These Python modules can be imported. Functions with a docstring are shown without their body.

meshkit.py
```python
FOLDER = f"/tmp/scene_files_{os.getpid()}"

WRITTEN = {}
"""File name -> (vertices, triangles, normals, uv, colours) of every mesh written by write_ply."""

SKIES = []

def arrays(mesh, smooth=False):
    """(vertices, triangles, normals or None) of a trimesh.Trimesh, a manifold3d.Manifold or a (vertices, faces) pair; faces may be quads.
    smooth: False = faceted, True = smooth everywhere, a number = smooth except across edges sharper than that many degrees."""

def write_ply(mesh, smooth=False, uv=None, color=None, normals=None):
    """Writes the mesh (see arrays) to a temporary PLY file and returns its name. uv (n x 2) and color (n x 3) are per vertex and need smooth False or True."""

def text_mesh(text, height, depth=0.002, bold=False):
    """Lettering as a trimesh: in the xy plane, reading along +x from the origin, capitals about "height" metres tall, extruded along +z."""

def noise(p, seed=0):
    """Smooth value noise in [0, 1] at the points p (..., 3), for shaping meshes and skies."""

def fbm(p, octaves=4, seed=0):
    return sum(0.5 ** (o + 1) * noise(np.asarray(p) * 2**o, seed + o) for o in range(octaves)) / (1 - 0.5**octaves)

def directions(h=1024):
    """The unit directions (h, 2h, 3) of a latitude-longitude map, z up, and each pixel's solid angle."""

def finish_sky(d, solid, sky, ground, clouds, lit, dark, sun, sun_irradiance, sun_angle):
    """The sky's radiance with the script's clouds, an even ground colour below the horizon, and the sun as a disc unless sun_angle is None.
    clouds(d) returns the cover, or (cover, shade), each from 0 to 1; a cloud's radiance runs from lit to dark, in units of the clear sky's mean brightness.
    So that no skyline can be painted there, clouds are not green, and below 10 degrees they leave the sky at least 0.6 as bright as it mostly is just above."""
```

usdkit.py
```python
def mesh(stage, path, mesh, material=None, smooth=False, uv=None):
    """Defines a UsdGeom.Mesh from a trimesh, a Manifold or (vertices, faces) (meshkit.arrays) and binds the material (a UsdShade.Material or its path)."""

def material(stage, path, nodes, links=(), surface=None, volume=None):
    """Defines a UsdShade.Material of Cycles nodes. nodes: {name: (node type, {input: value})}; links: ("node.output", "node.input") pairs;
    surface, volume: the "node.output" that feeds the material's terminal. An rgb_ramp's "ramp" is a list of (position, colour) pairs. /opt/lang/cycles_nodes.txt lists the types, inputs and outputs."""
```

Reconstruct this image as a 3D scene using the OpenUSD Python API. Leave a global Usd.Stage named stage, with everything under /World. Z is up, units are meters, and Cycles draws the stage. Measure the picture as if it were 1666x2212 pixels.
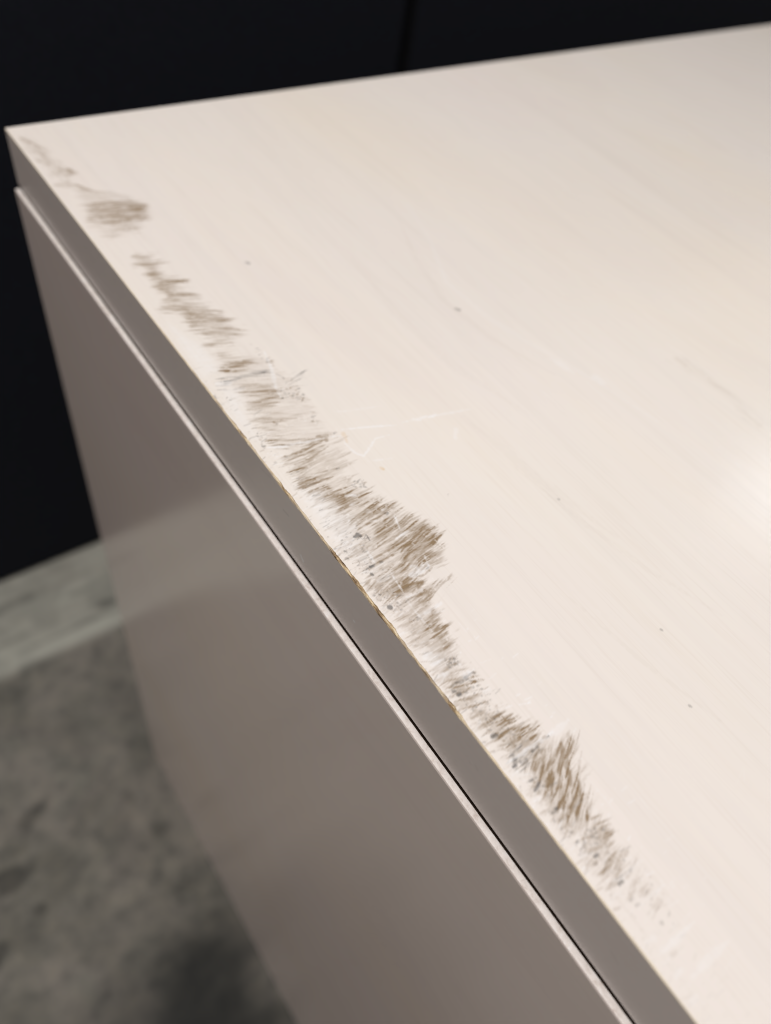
import json, math
import numpy as np
from scipy import ndimage
from pxr import Gf, Sdf, Usd, UsdGeom, UsdLux, Vt
import meshkit
import usdkit

stage = Usd.Stage.CreateInMemory()
UsdGeom.SetStageUpAxis(stage, UsdGeom.Tokens.z)
UsdGeom.SetStageMetersPerUnit(stage, 1.0)
UsdGeom.Xform.Define(stage, "/World")
TOP = 0.737                                   # height of the desk top

# ---------------------------------------------------------------- camera (hand-held, just left of and above the desk edge)
R = np.array([[0.803582, -0.577438, 0.144297], [-0.377617, -0.682013, -0.626310], [0.460068, 0.448802, -0.766103]])
C = (-0.08071, -0.36251, TOP + 0.17098)
cam = UsdGeom.Camera.Define(stage, "/World/camera")
X, Y, Z = R[0], -R[1], -R[2]
cam.AddTransformOp().Set(Gf.Matrix4d(*[float(v) for row in ((*X, 0), (*Y, 0), (*Z, 0), (*C, 1)) for v in row]))
cam.CreateHorizontalApertureAttr(24.0)
cam.CreateVerticalApertureAttr(24.0 * 1024 / 771)
cam.CreateFocalLengthAttr(24.0 * 1608.69 / 1666)
cam.CreateFStopAttr(5.8)
cam.CreateFocusDistanceAttr(0.208)
cam.CreateClippingRangeAttr(Gf.Vec2f(0.01, 100))
cam.CreateExposureAttr(0.0)


# ---------------------------------------------------------------- lamps of the room (above and outside the frame), plus an added ambient fill
def rect(name, pos, aim, w, h, power, color):
    L = UsdLux.RectLight.Define(stage, "/World/" + name)
    z = -(np.array(aim, float) - pos); z /= np.linalg.norm(z)
    x = np.cross([0, 1, 0] if abs(z[1]) < 0.9 else [1, 0, 0], z); x /= np.linalg.norm(x); y = np.cross(z, x)
    L.AddTransformOp().Set(Gf.Matrix4d(*[float(v) for row in ((*x, 0), (*y, 0), (*z, 0), (*pos, 1)) for v in row]))
    L.CreateWidthAttr(w); L.CreateHeightAttr(h); L.CreateIntensityAttr(power); L.CreateColorAttr(Gf.Vec3f(*color))
    return L


WARM, COOL = (1.0, 0.975, 0.955), (0.86, 0.94, 1.0)
rect("ceiling_lamp", (-0.26, -0.22, TOP + 2.1), (-0.24, -0.18, 0), 1.15, 0.6, 19.0, WARM)
rect("ceiling_lamp_001", (2.86, 0.12, TOP + 2.0), (2.86, 0.12, 0), 0.45, 0.38, 6.5, COOL)
dome = UsdLux.DomeLight.Define(stage, "/World/ambient_fill")  # even fill added in place of bounce from the room, not a lamp
dome.CreateIntensityAttr(0.135)
dome.CreateColorAttr(Gf.Vec3f(1.0, 0.97, 0.94))

# ---------------------------------------------------------------- materials
LK = "/World/Looks/"
UsdGeom.Scope.Define(stage, "/World/Looks")


def laminate(name, base, wear=False, rough=0.3, grain=1.0, ior=1.5):
    """Pale wood-print laminate; the grain runs along y."""
    b = np.array(base)
    n = {"tc": ("texture_coordinate", {}),
         "m1": ("mapping", {"scale": (13, 2.2, 13)}), "n1": ("noise_texture", {"scale": 1, "detail": 4, "roughness": 0.55, "distortion": 1.6}),
         "m2": ("mapping", {"scale": (120, 5, 120)}), "n2": ("noise_texture", {"scale": 1, "detail": 5, "roughness": 0.65, "distortion": 0.25}),
         "m3": ("mapping", {"scale": (1500, 38, 1500)}), "n3": ("noise_texture", {"scale": 1, "detail": 2, "roughness": 0.6}),
         "m4": ("mapping", {"scale": (5, 3.2, 5)}), "n4": ("noise_texture", {"scale": 1, "detail": 2}),
         "r1": ("rgb_ramp", {"ramp": [(0.25, b * (0.985, 0.978, 0.982)), (0.45, b), (0.54, b * (1.006, 1.0, 0.988)), (0.60, b * (0.982, 0.972, 0.968)), (0.75, b * (1.01, 1.01, 1.015))]}),
         "r2": ("rgb_ramp", {"ramp": [(0.28, (1 - 0.035 * grain,) * 3), (0.5, (1, 1, 1)), (0.75, (1 - 0.012 * grain, 1 - 0.018 * grain, 1 - 0.028 * grain))]}),
         "r3": ("rgb_ramp", {"ramp": [(0.3, (1 - 0.03 * grain, 1 - 0.038 * grain, 1 - 0.045 * grain)), (0.48, (1, 1, 1)), (0.8, (1.0, 1.0, 1.0))]}),
         "r4": ("rgb_ramp", {"ramp": [(0.3, (1.0, 0.965, 0.90)), (0.5, (1, 0.985, 0.96)), (0.7, (1.0, 0.97, 0.97))]}),
         "x1": ("mix", {"mix_type": "multiply", "fac": 1.0}), "x2": ("mix", {"mix_type": "multiply", "fac": 1.0}), "x3": ("mix", {"mix_type": "multiply", "fac": 1.0}),
         "bp": ("bump", {"strength": 0.035, "distance": 0.0004}),
         "p": ("principled_bsdf", {"roughness": rough, "ior": ior})}
    l = [("tc.object", f"m{i}.vector") for i in (1, 2, 3, 4)] + [(f"m{i}.vector", f"n{i}.vector") for i in (1, 2, 3, 4)] + [(f"n{i}.fac", f"r{i}.fac") for i in (1, 2, 3, 4)]
    l += [("r1.color", "x1.color1"), ("r2.color", "x1.color2"), ("x1.color", "x2.color1"), ("r3.color", "x2.color2"), ("x2.color", "x3.color1"), ("r4.color", "x3.color2"), ("n3.fac", "bp.height"), ("bp.normal", "p.normal")]
    if not wear:
        return usdkit.material(stage, LK + name, n, l + [("x3.color", "p.base_color")], surface="p.BSDF")
    n |= {"at": ("attribute", {"attribute": "wear"}), "s": ("separate_color", {}), "a2": ("attribute", {"attribute": "rust"}),
          "w1": ("mix", {"mix_type": "mix", "color2": (0.80, 0.80, 0.82)}), "w2": ("mix", {"mix_type": "mix", "color2": (0.215, 0.140, 0.070)}),
          "w3": ("mix", {"mix_type": "mix", "color2": (0.060, 0.056, 0.054)}), "w4": ("mix", {"mix_type": "mix", "color2": (0.62, 0.40, 0.16)}),
          "rg": ("math", {"math_type": "multiply_add", "value2": 0.35, "value3": rough})}
    l += [("at.color", "s.color"), ("x3.color", "w1.color1"), ("s.b", "w1.fac"), ("w1.color", "w2.color1"), ("s.r", "w2.fac"), ("w2.color", "w3.color1"), ("s.g", "w3.fac"),
          ("w3.color", "w4.color1"), ("a2.fac", "w4.fac"), ("w4.color", "p.base_color"), ("s.r", "rg.value1"), ("rg.value", "p.roughness")]
    return usdkit.material(stage, LK + name, n, l, surface="p.BSDF")


CREAM = (0.727, 0.682, 0.650)
TOPMAT = laminate("worn_laminate", CREAM, wear=True, rough=0.20)
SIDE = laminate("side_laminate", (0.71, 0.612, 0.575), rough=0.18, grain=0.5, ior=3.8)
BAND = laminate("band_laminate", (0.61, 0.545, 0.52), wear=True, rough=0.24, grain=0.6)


def speckle(name, cols, scale, rough=0.8, bump=0.3, stretch=(1, 1, 1), attr=None, cream=CREAM, spec=0.5):
    n = {"tc": ("texture_coordinate", {}), "m": ("mapping", {"scale": stretch}), "n": ("noise_texture", {"scale": scale, "detail": 5, "roughness": 0.7, "distortion": 0.4}),
         "r": ("rgb_ramp", {"ramp": cols}), "b": ("bump", {"strength": bump, "distance": 0.0004}), "p": ("principled_bsdf", {"roughness": rough, "specular_ior_level": spec})}
    l = [("tc.object", "m.vector"), ("m.vector", "n.vector"), ("n.fac", "r.fac"), ("n.fac", "b.height"), ("b.normal", "p.normal")]
    if attr:
        n |= {"at": ("attribute", {"attribute": attr}), "x": ("mix", {"mix_type": "mix", "color1": cream})}
        l += [("at.fac", "x.fac"), ("r.color", "x.color2"), ("x.color", "p.base_color")]
    else:
        l += [("r.color", "p.base_color")]
    return usdkit.material(stage, LK + name, n, l, surface="p.BSDF")


CHIP = speckle("chipboard", [(0.32, (0.09, 0.055, 0.03)), (0.44, (0.30, 0.20, 0.11)), (0.53, (0.52, 0.39, 0.23)), (0.62, (0.66, 0.54, 0.37)), (0.75, (0.74, 0.66, 0.54))], 900, stretch=(1, 0.22, 1), attr="chip", bump=0.6, cream=(0.70, 0.61, 0.48))
RAW = speckle("raw_board", [(0.30, (0.60, 0.51, 0.46)), (0.46, (0.76, 0.69, 0.65)), (0.55, (0.80, 0.73, 0.69)), (0.70, (0.84, 0.80, 0.78))], 620, stretch=(1, 0.7, 1))
CORE = speckle("board_core", [(0.3, (0.16, 0.10, 0.06)), (0.7, (0.24, 0.16, 0.10))], 400)
GROOVE = speckle("groove_brown", [(0.3, (0.08, 0.05, 0.035)), (0.7, (0.12, 0.08, 0.055))], 300, spec=0.1)
CLOTH = speckle("black_cloth", [(0.3, (0.0078, 0.0085, 0.0125)), (0.7, (0.0125, 0.0138, 0.0200))], 260, rough=0.95, bump=0.5, spec=0.12)
DARKTRIM = speckle("black_trim", [(0.3, (0.004, 0.004, 0.005)), (0.7, (0.007, 0.007, 0.008))], 80, rough=0.9, bump=0.1, spec=0.1)

CONC = usdkit.material(stage, LK + "concrete", {
    "tc": ("texture_coordinate", {}),
    "n1": ("noise_texture", {"scale": 9, "detail": 6, "roughness": 0.6, "distortion": 0.5}), "n2": ("noise_texture", {"scale": 52, "detail": 6, "roughness": 0.6}), "n3": ("noise_texture", {"scale": 420, "detail": 3}),
    "r1": ("rgb_ramp", {"ramp": [(0.30, (0.102, 0.096, 0.082)), (0.42, (0.158, 0.149, 0.128)), (0.54, (0.196, 0.179, 0.156)), (0.64, (0.174, 0.167, 0.144)), (0.75, (0.24, 0.223, 0.198))]}),
    "r2": ("rgb_ramp", {"ramp": [(0.28, (0.58, 0.58, 0.59)), (0.45, (0.95, 0.95, 0.95)), (0.72, (1.22, 1.19, 1.13))]}),
    "r3": ("rgb_ramp", {"ramp": [(0.3, (0.85, 0.85, 0.85)), (0.6, (1.05, 1.05, 1.05))]}),
    "x1": ("mix", {"mix_type": "multiply", "fac": 1.0}), "x2": ("mix", {"mix_type": "multiply", "fac": 1.0}),
    "at": ("attribute", {"attribute": "marks"}), "s": ("separate_color", {}),
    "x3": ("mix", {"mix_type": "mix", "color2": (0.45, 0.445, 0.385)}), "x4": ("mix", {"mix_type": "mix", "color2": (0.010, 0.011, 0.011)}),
    "p": ("principled_bsdf", {"roughness": 0.75, "specular_ior_level": 0.25})},
    [("tc.object", "n1.vector"), ("tc.object", "n2.vector"), ("tc.object", "n3.vector"), ("n1.fac", "r1.fac"), ("n2.fac", "r2.fac"), ("n3.fac", "r3.fac"),
     ("r1.color", "x1.color1"), ("r2.color", "x1.color2"), ("x1.color", "x2.color1"), ("r3.color", "x2.color2"), ("at.color", "s.color"),
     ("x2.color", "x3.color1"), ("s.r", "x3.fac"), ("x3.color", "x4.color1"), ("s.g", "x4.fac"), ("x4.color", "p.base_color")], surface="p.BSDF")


# ---------------------------------------------------------------- helpers
def thing(name, label, cat, loc=(0, 0, 0), group=None):
    x = UsdGeom.Xform.Define(stage, "/World/" + name)
    x.AddTranslateOp().Set(Gf.Vec3d(*loc))
    tag(x.GetPrim(), label, cat, group)
    return "/World/" + name


def tag(p, label=None, cat=None, group=None, kind=None):
    for k, v in (("label", label), ("category", cat), ("group", group), ("kind", kind)):
        if v:
            p.SetCustomDataByKey(k, v)


def primvar(m, name, a):
    a = np.asarray(a, np.float32)
    if a.ndim == 2:
        UsdGeom.PrimvarsAPI(m).CreatePrimvar(name, Sdf.ValueTypeNames.Color3fArray, "vertex").Set(Vt.Vec3fArray.FromNumpy(a))
    else:
        UsdGeom.PrimvarsAPI(m).CreatePrimvar(name, Sdf.ValueTypeNames.FloatArray, "vertex").Set(Vt.FloatArray.FromNumpy(a))


def sheet(P, flip=False):
    """Quads of a (rows, columns, 3) grid of points."""
    r, c = P.shape[:2]
    i = np.arange(r * c).reshape(r, c)
    q = np.stack([i[:-1, :-1], i[:-1, 1:], i[1:, 1:], i[1:, :-1]], -1).reshape(-1, 4)
    return P.reshape(-1, 3), q[:, ::-1] if flip else q


def bevelled(x0, x1, y0, y1, z0, z1, b=0.0005):
    """A box with chamfered edges."""
    import manifold3d as m3
    pts = []
    for sx, X_ in ((1, x0), (-1, x1)):
        for sy, Y_ in ((1, y0), (-1, y1)):
            for sz, Z_ in ((1, z0), (-1, z1)):
                pts += [(X_, Y_ + sy * b, Z_ + sz * b), (X_ + sx * b, Y_, Z_ + sz * b), (X_ + sx * b, Y_ + sy * b, Z_)]
    return m3.Manifold.hull_points(np.array(pts))


smooth = lambda a, b, t: (lambda q: q * q * (3 - 2 * q))(np.clip((t - a) / (b - a), 0, 1))
WEAR = json.loads("""[["f",[[8.0,53.4],[27.0,74.2],[26.2,89.1],[18.7,97.1],[8.7,89.6],[7.1,70.5]],15.9,0.2,"b",1.0],
["f",[[11.2,109.8],[14.5,122.9],[19.2,144.0],[24.0,170.1],[17.4,175.4],[12.3,164.6],[10.1,140.0],[9.9,120.9]],19.5,0.26,"b",1.0],
["f",[[12.0,175.6],[23.6,183.9],[27.7,201.9],[24.9,218.1],[25.6,228.0],[8.8,232.8],[6.5,222.7],[8.3,204.8],[8.9,184.8]],18.4,0.14,"b",1.0],
["f",[[6.3,231.5],[27.1,231.2],[19.8,247.4],[27.0,261.9],[30.5,275.9],[24.8,284.3],[15.6,286.3],[13.1,302.2],[7.9,313.6],[6.2,318.6],[2.0,316.0],[1.8,300.4],[3.3,281.0],[4.5,265.2],[5.4,243.8]],-3.3,0.25,"b",1.0],
["f",[[5.9,309.2],[7.4,328.2],[14.3,338.3],[10.4,344.1],[4.5,340.4],[2.2,330.7],[1.5,318.7]],0.0,0.3,"b",1.0],
["f",[[9.7,338.1],[20.8,345.2],[12.3,358.4],[8.8,370.8],[5.3,369.7],[3.3,356.4],[3.4,345.0]],-16.5,0.24,"b",1.0],
["d",[[10.3,369.4],[13.7,376.4],[12.1,388.8],[7.9,387.0]],14,0.9,0.3,"k"],
["f",[[9.6,364.1],[13.2,372.6],[9.7,382.8],[8.2,378.5],[6.8,368.3]],-13.0,0.13,"b",1.3],
["s",[[137.0,119.5],[128.0,148.5],[115.0,176.1],[115.8,203.3],[122.8,228.4],[128.8,250.4],[133.8,276.3]],2.5,0.13,"w",0.5],
["s",[[125.6,127.7],[113.4,157.6],[106.1,185.8],[108.1,212.3],[116.5,240.1]],3,0.05,"b",0.5],
["s",[[87.7,146.8],[83.3,185.3],[84.2,218.6],[92.7,252.7]],4,0.04,"b",0.6],
["s",[[70.1,265.4],[74.2,294.2],[79.2,319.4],[86.5,342.4]],2,0.05,"b",0.6],
["s",[[50.4,313.8],[53.7,339.9],[58.9,363.4]],1.5,0.05,"b",0.6],
["s",[[70.1,241.2],[74.3,274.6],[79.5,305.5]],4,0.04,"b",0.6],
["s",[[3.0,11.6],[4.3,13.5],[5.3,16.0]],2.4,0.36,"b",0.8],
["s",[[5.3,16.0],[6.0,21.2],[6.2,29.6],[7.5,36.3],[9.2,42.9]],2.2,0.32,"b",1.0],
["f",[[3.1,9.5],[6.3,14.9],[7.4,20.9],[8.0,28.2],[10.7,41.5],[12.2,47.4],[8.2,51.2],[4.0,45.8],[3.1,36.1],[3.7,24.0],[2.0,16.3]],71.6,0.24,"b",1.3],
["s",[[11.9,43.2],[12.7,46.2]],3.0,0.5,"b",0.5],
["f",[[2.3,53.6],[8.4,50.6],[9.9,55.7],[6.0,56.9]],18.4,0.34,"b",1.0],
["s",[[9.9,55.1],[11.8,59.7],[14.5,62.6]],2.2,0.5,"b",0.5],
["f",[[7.0,72.4],[15.9,71.5],[30.4,78.4],[25.5,89.1],[14.2,88.8],[4.0,83.4]],14.0,0.5,"b",0.7],
["f",[[25.0,75.6],[29.8,79.6],[23.8,89.8],[20.6,87.2]],17.1,0.5,"b",1.0],
["s",[[9.1,82.7],[12.6,82.7],[24.9,88.9]],1.6,0.6,"b",0.5],
["s",[[8.0,76.9],[27.3,83.6]],1.2,0.4,"b",0.5],
["f",[[3.1,85.7],[17.3,91.3],[19.5,96.2],[7.0,97.7]],18.4,0.25,"b",1.0],
["f",[[10.3,111.3],[15.7,112.9],[18.4,119.9],[12.9,122.1],[9.2,118.6]],18.4,0.38,"b",1.0],
["f",[[9.1,118.0],[14.1,118.1],[12.5,120.7]],18.4,0.5,"b",1.0],
["f",[[9.6,123.9],[13.6,123.1],[13.0,129.8],[10.7,129.4]],15.9,0.5,"b",1.0],
["f",[[7.9,133.1],[13.0,129.8],[17.8,131.8],[21.3,135.2],[16.6,134.4],[11.5,138.3]],15.9,0.55,"b",1.0],
["f",[[8.0,142.7],[11.8,138.4],[16.5,140.5],[21.0,143.1],[14.1,142.5]],26.6,0.5,"b",1.0],
["f",[[4.5,147.0],[10.3,144.4],[21.4,149.3],[15.1,151.2],[24.8,155.6],[23.7,156.9],[12.5,152.9]],26.6,0.5,"b",1.0],
["f",[[10.4,153.7],[19.5,157.3],[24.1,162.3],[14.5,160.1],[16.9,162.4],[9.4,160.6]],18.4,0.52,"b",1.0],
["f",[[11.4,164.9],[17.3,164.3],[25.6,167.5],[25.8,170.5],[19.3,168.6]],26.6,0.46,"b",1.0],
["f",[[9.5,170.6],[13.9,169.4],[17.9,171.2],[20.0,173.9],[11.8,172.2]],18.4,0.44,"b",1.0],
["f",[[9.0,176.2],[14.1,177.0],[17.3,180.7],[12.9,181.8]],18.4,0.42,"b",1.0],
["f",[[7.8,187.5],[11.0,183.4],[15.9,183.2],[20.6,185.5],[17.1,187.4],[10.8,186.4]],18.4,0.72,"b",1.0],
["f",[[4.9,190.1],[7.5,188.9],[12.4,189.8],[18.2,190.0],[22.2,191.5],[20.7,192.3],[13.1,191.6],[10.5,193.3],[5.3,191.8]],18.4,0.5,"k",1.0],
["f",[[8.3,197.2],[11.6,194.9],[19.6,197.8],[19.8,203.9],[18.8,206.3],[14.4,208.0],[7.0,205.7],[7.5,203.6],[13.8,201.9]],18.4,0.5,"b",1.0],
["s",[[8.6,197.3],[15.2,199.4],[19.9,202.0]],0.7,0.5,"b",0.5],
["s",[[13.7,203.3],[19.1,204.6]],0.8,0.45,"b",0.5],
["f",[[7.7,209.8],[14.2,211.2],[20.2,214.8],[12.5,214.6],[6.0,212.7]],18.4,0.28,"b",1.0],
["s",[[8.2,210.5],[12.0,212.0]],1.0,0.4,"b",0.5],
["s",[[11.1,213.6],[12.9,214.1],[19.5,216.0]],0.6,0.45,"b",0.5],
["s",[[11.8,214.2],[12.1,215.1]],0.9,0.6,"b",0.5],
["f",[[7.3,215.6],[10.8,216.5],[9.6,219.5],[6.3,221.8]],18.4,0.3,"b",1.0],
["f",[[6.3,221.8],[8.3,220.6],[15.4,224.3],[21.4,225.6],[24.0,226.5],[22.4,228.4],[17.3,226.2],[11.8,224.2]],18.4,0.55,"b",1.0],
["s",[[20.7,226.2],[23.5,227.2],[22.4,228.9]],1.2,0.6,"b",0.5],
["s",[[6.2,228.7],[12.3,229.4],[21.6,228.5]],1.0,0.75,"b",0.5],
["s",[[7.7,230.4],[17.5,231.7]],0.8,0.5,"b",0.5],
["s",[[8.0,233.2],[13.2,233.3],[21.4,231.5]],0.8,0.5,"b",0.5],
["f",[[6.0,229.1],[12.5,229.1],[19.9,228.0],[19.5,229.6],[12.5,231.2],[7.8,230.9]],0.0,0.4,"b",1.0],
["f",[[8.2,232.9],[13.4,233.0],[17.8,231.4],[16.7,235.2],[10.3,234.8]],0.0,0.33,"b",1.0],
["f",[[5.9,236.7],[9.2,238.1],[8.6,240.6],[14.0,243.5],[11.2,243.7],[5.3,242.9],[4.6,240.9]],9.5,0.55,"b",1.0],
["s",[[10.3,239.0],[14.3,239.9],[18.8,240.7]],0.6,0.5,"b",0.5],
["s",[[3.9,234.8],[12.3,235.9]],0.5,0.35,"b",0.5],
["f",[[6.5,238.2],[10.5,241.4],[11.9,245.5],[15.3,249.5],[19.7,253.3],[15.6,255.1],[10.1,255.5],[8.6,251.8],[7.2,246.7],[4.1,242.9],[4.4,240.3]],0.0,0.62,"b",1.0],
["f",[[11.2,250.5],[14.5,250.7],[16.0,253.7],[10.1,255.5],[8.4,252.2]],-5.7,0.4,"b",1.0],
["f",[[11.8,259.5],[18.8,256.1],[22.9,257.2],[26.0,260.7],[25.2,262.6],[21.0,263.0],[15.7,263.3],[11.2,263.7],[10.9,263.2]],-9.5,0.68,"b",1.0],
["f",[[16.1,265.1],[22.4,265.7],[22.6,268.4],[28.0,268.4],[25.0,270.5],[21.4,271.6],[15.5,272.1],[11.4,270.3],[14.0,267.8]],-9.5,0.62,"b",1.0],
["f",[[17.9,272.5],[24.4,272.0],[30.7,271.0],[28.7,273.2],[23.4,274.9],[28.5,275.0],[32.1,274.4],[29.2,277.3],[28.3,279.9],[26.1,280.6],[25.9,283.3],[21.6,283.8],[18.8,283.1],[14.6,285.2],[16.8,287.9],[14.1,289.3],[10.3,288.7],[7.2,285.8],[12.0,282.8],[16.6,279.5],[17.1,276.7],[15.9,273.8]],-9.5,0.66,"b",1.0],
["f",[[19.5,275.6],[23.4,274.9],[22.7,276.2],[19.5,277.5]],0.0,0.6,"b",1.0],
["f",[[14.0,284.8],[17.3,285.8],[16.6,287.8],[13.2,287.0],[10.0,286.3]],11.3,0.6,"b",1.0],
["f",[[24.9,273.3],[29.3,272.4],[25.8,274.7],[22.2,274.6]],-9.5,0.55,"b",1.0],
["f",[[21.9,268.7],[28.0,268.4],[25.2,269.9],[21.3,270.3]],-9.5,0.5,"b",1.0],
["f",[[25.8,274.7],[28.7,275.0],[26.7,276.2],[23.9,276.5]],-9.5,0.4,"b",1.0],
["f",[[22.4,282.8],[26.1,283.1],[24.5,283.7],[21.6,283.8]],0.0,0.4,"b",1.0],
["f",[[16.5,270.8],[21.6,271.7],[23.2,273.6],[17.2,274.3]],-9.5,0.4,"b",1.0],
["f",[[16.1,281.6],[21.2,281.5],[20.4,283.2],[14.6,285.2],[12.5,284.0]],-9.5,0.4,"b",1.0],
["f",[[2.1,281.4],[10.9,280.7],[16.2,280.8],[10.1,286.1],[9.6,288.9],[2.1,287.9],[2.3,284.7]],-11.3,0.4,"b",1.0],
["f",[[8.5,274.5],[15.9,273.8],[18.3,276.1],[14.7,277.7],[9.3,277.7]],-9.5,0.28,"b",1.0],
["f",[[1.5,267.8],[9.0,268.4],[12.1,270.8],[6.9,271.5],[1.7,271.5]],-9.5,0.25,"b",1.0],
["s",[[10.9,263.7],[15.7,263.3],[21.9,262.8]],0.8,0.8,"b",0.5],
["s",[[21.5,262.6],[22.0,263.1]],1.0,0.64,"k",0.5],
["s",[[8.8,274.7],[14.5,274.3],[20.6,273.7]],0.6,0.65,"b",0.5],
["s",[[6.6,276.4],[11.5,276.2],[18.3,276.5]],0.6,0.75,"b",0.5],
["s",[[6.6,276.5],[7.4,276.7]],0.9,0.68,"k",0.5],
["s",[[6.4,266.3],[11.4,266.0]],0.5,0.5,"b",0.5],
["s",[[3.4,270.1],[10.0,269.6]],0.5,0.45,"b",0.5],
["s",[[3.5,276.7],[8.2,276.4]],0.6,0.48,"k",0.5],
["s",[[2.1,270.9],[8.2,270.7],[12.1,270.8]],0.5,0.4,"b",0.5],
["s",[[10.1,276.6],[14.1,276.2]],0.5,0.5,"b",0.5],
["s",[[11.2,280.3],[18.5,279.9],[22.7,279.6]],0.6,0.5,"b",0.5],
["s",[[10.3,285.9],[14.2,285.6]],1.0,0.6,"b",0.5],
["s",[[13.9,289.2],[16.8,287.9]],1.0,0.6,"b",0.5],
["s",[[10.5,290.6],[13.7,291.3],[16.9,290.9]],0.6,0.6,"b",0.5],
["s",[[18.1,286.6],[20.0,285.9],[21.9,285.5]],0.6,0.55,"b",0.5],
["s",[[14.6,285.2],[17.5,286.3],[18.6,286.3]],0.7,0.6,"b",0.5],
["s",[[8.7,265.4],[9.7,265.4],[10.2,265.9],[9.7,265.0]],0.9,0.8,"k",0.2],
["s",[[8.3,265.5],[9.3,266.4],[10.4,267.5],[11.9,266.5],[11.9,267.2],[12.7,268.0],[13.4,268.2],[13.0,268.6]],0.3,0.64,"k",0.1],
["s",[[12.0,266.7],[11.8,268.1],[11.6,268.9]],0.3,0.64,"k",0.1],
["s",[[10.5,267.4],[12.3,267.8]],0.3,0.56,"k",0.1],
["d",[[4.2,263.8],[12.8,260.4],[8.3,276.2],[4.7,279.1],[1.8,276.9],[1.5,270.2]],70,0.5,0.5,"k"],
["d",[[2.4,281.6],[10.0,289.1],[2.1,287.9],[0.9,284.9]],60,0.5,0.5,"k"],
["s",[[1.6,270.6],[2.1,270.9]],0.8,0.64,"k",0.5],
["s",[[2.9,268.3],[3.2,268.5]],0.6,0.56,"k",0.5],
["s",[[5.3,278.6],[5.5,279.0]],0.7,0.64,"k",0.5],
["s",[[9.9,276.7],[10.4,276.8]],0.6,0.56,"k",0.5],
["s",[[4.4,264.7],[4.7,264.7]],0.5,0.56,"k",0.5],
["d",[[19.9,246.4],[24.9,249.5],[21.7,251.2],[18.6,249.2]],26,0.8,0.55,"k"],
["s",[[21.9,250.8],[22.8,252.2]],0.4,0.48,"k",0.5],
["d",[[43.5,265.7],[44.1,266.0],[43.0,266.7]],4,0.4,0.6,"k"],
["d",[[20.5,284.1],[22.3,285.8],[20.3,286.1]],8,0.7,0.5,"k"],
["f",[[9.2,291.6],[15.0,291.0],[18.3,291.5],[21.6,290.5],[23.5,291.3],[21.1,292.2],[17.6,292.5],[15.4,293.2],[13.9,295.2],[12.5,295.5],[10.3,293.6],[7.8,292.7]],-15.9,0.42,"b",1.0],
["f",[[14.4,291.0],[18.3,291.5],[16.0,293.0],[13.6,292.7]],-9.5,0.4,"b",1.0],
["s",[[10.4,290.7],[12.6,291.3],[15.0,291.0]],0.6,0.6,"b",0.5],
["s",[[4.0,291.3],[7.1,290.9],[10.4,290.7]],0.4,0.44,"k",0.5],
["s",[[12.0,292.7],[13.8,293.2]],1.0,0.5,"b",0.5],
["s",[[13.8,294.3],[16.0,292.7]],0.8,0.45,"b",0.5],
["s",[[9.9,287.8],[12.1,287.3],[13.8,286.5]],1.0,0.5,"b",0.5],
["s",[[14.4,288.9],[16.5,287.9]],1.1,0.6,"b",0.5],
["s",[[11.8,289.4],[15.0,288.1]],0.8,0.5,"b",0.5],
["s",[[3.1,290.0],[3.4,290.1]],1.4,0.68,"k",0.1],
["d",[[2.6,287.9],[8.9,290.6],[6.2,293.4],[3.0,291.5]],30,0.5,0.45,"k"],
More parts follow.
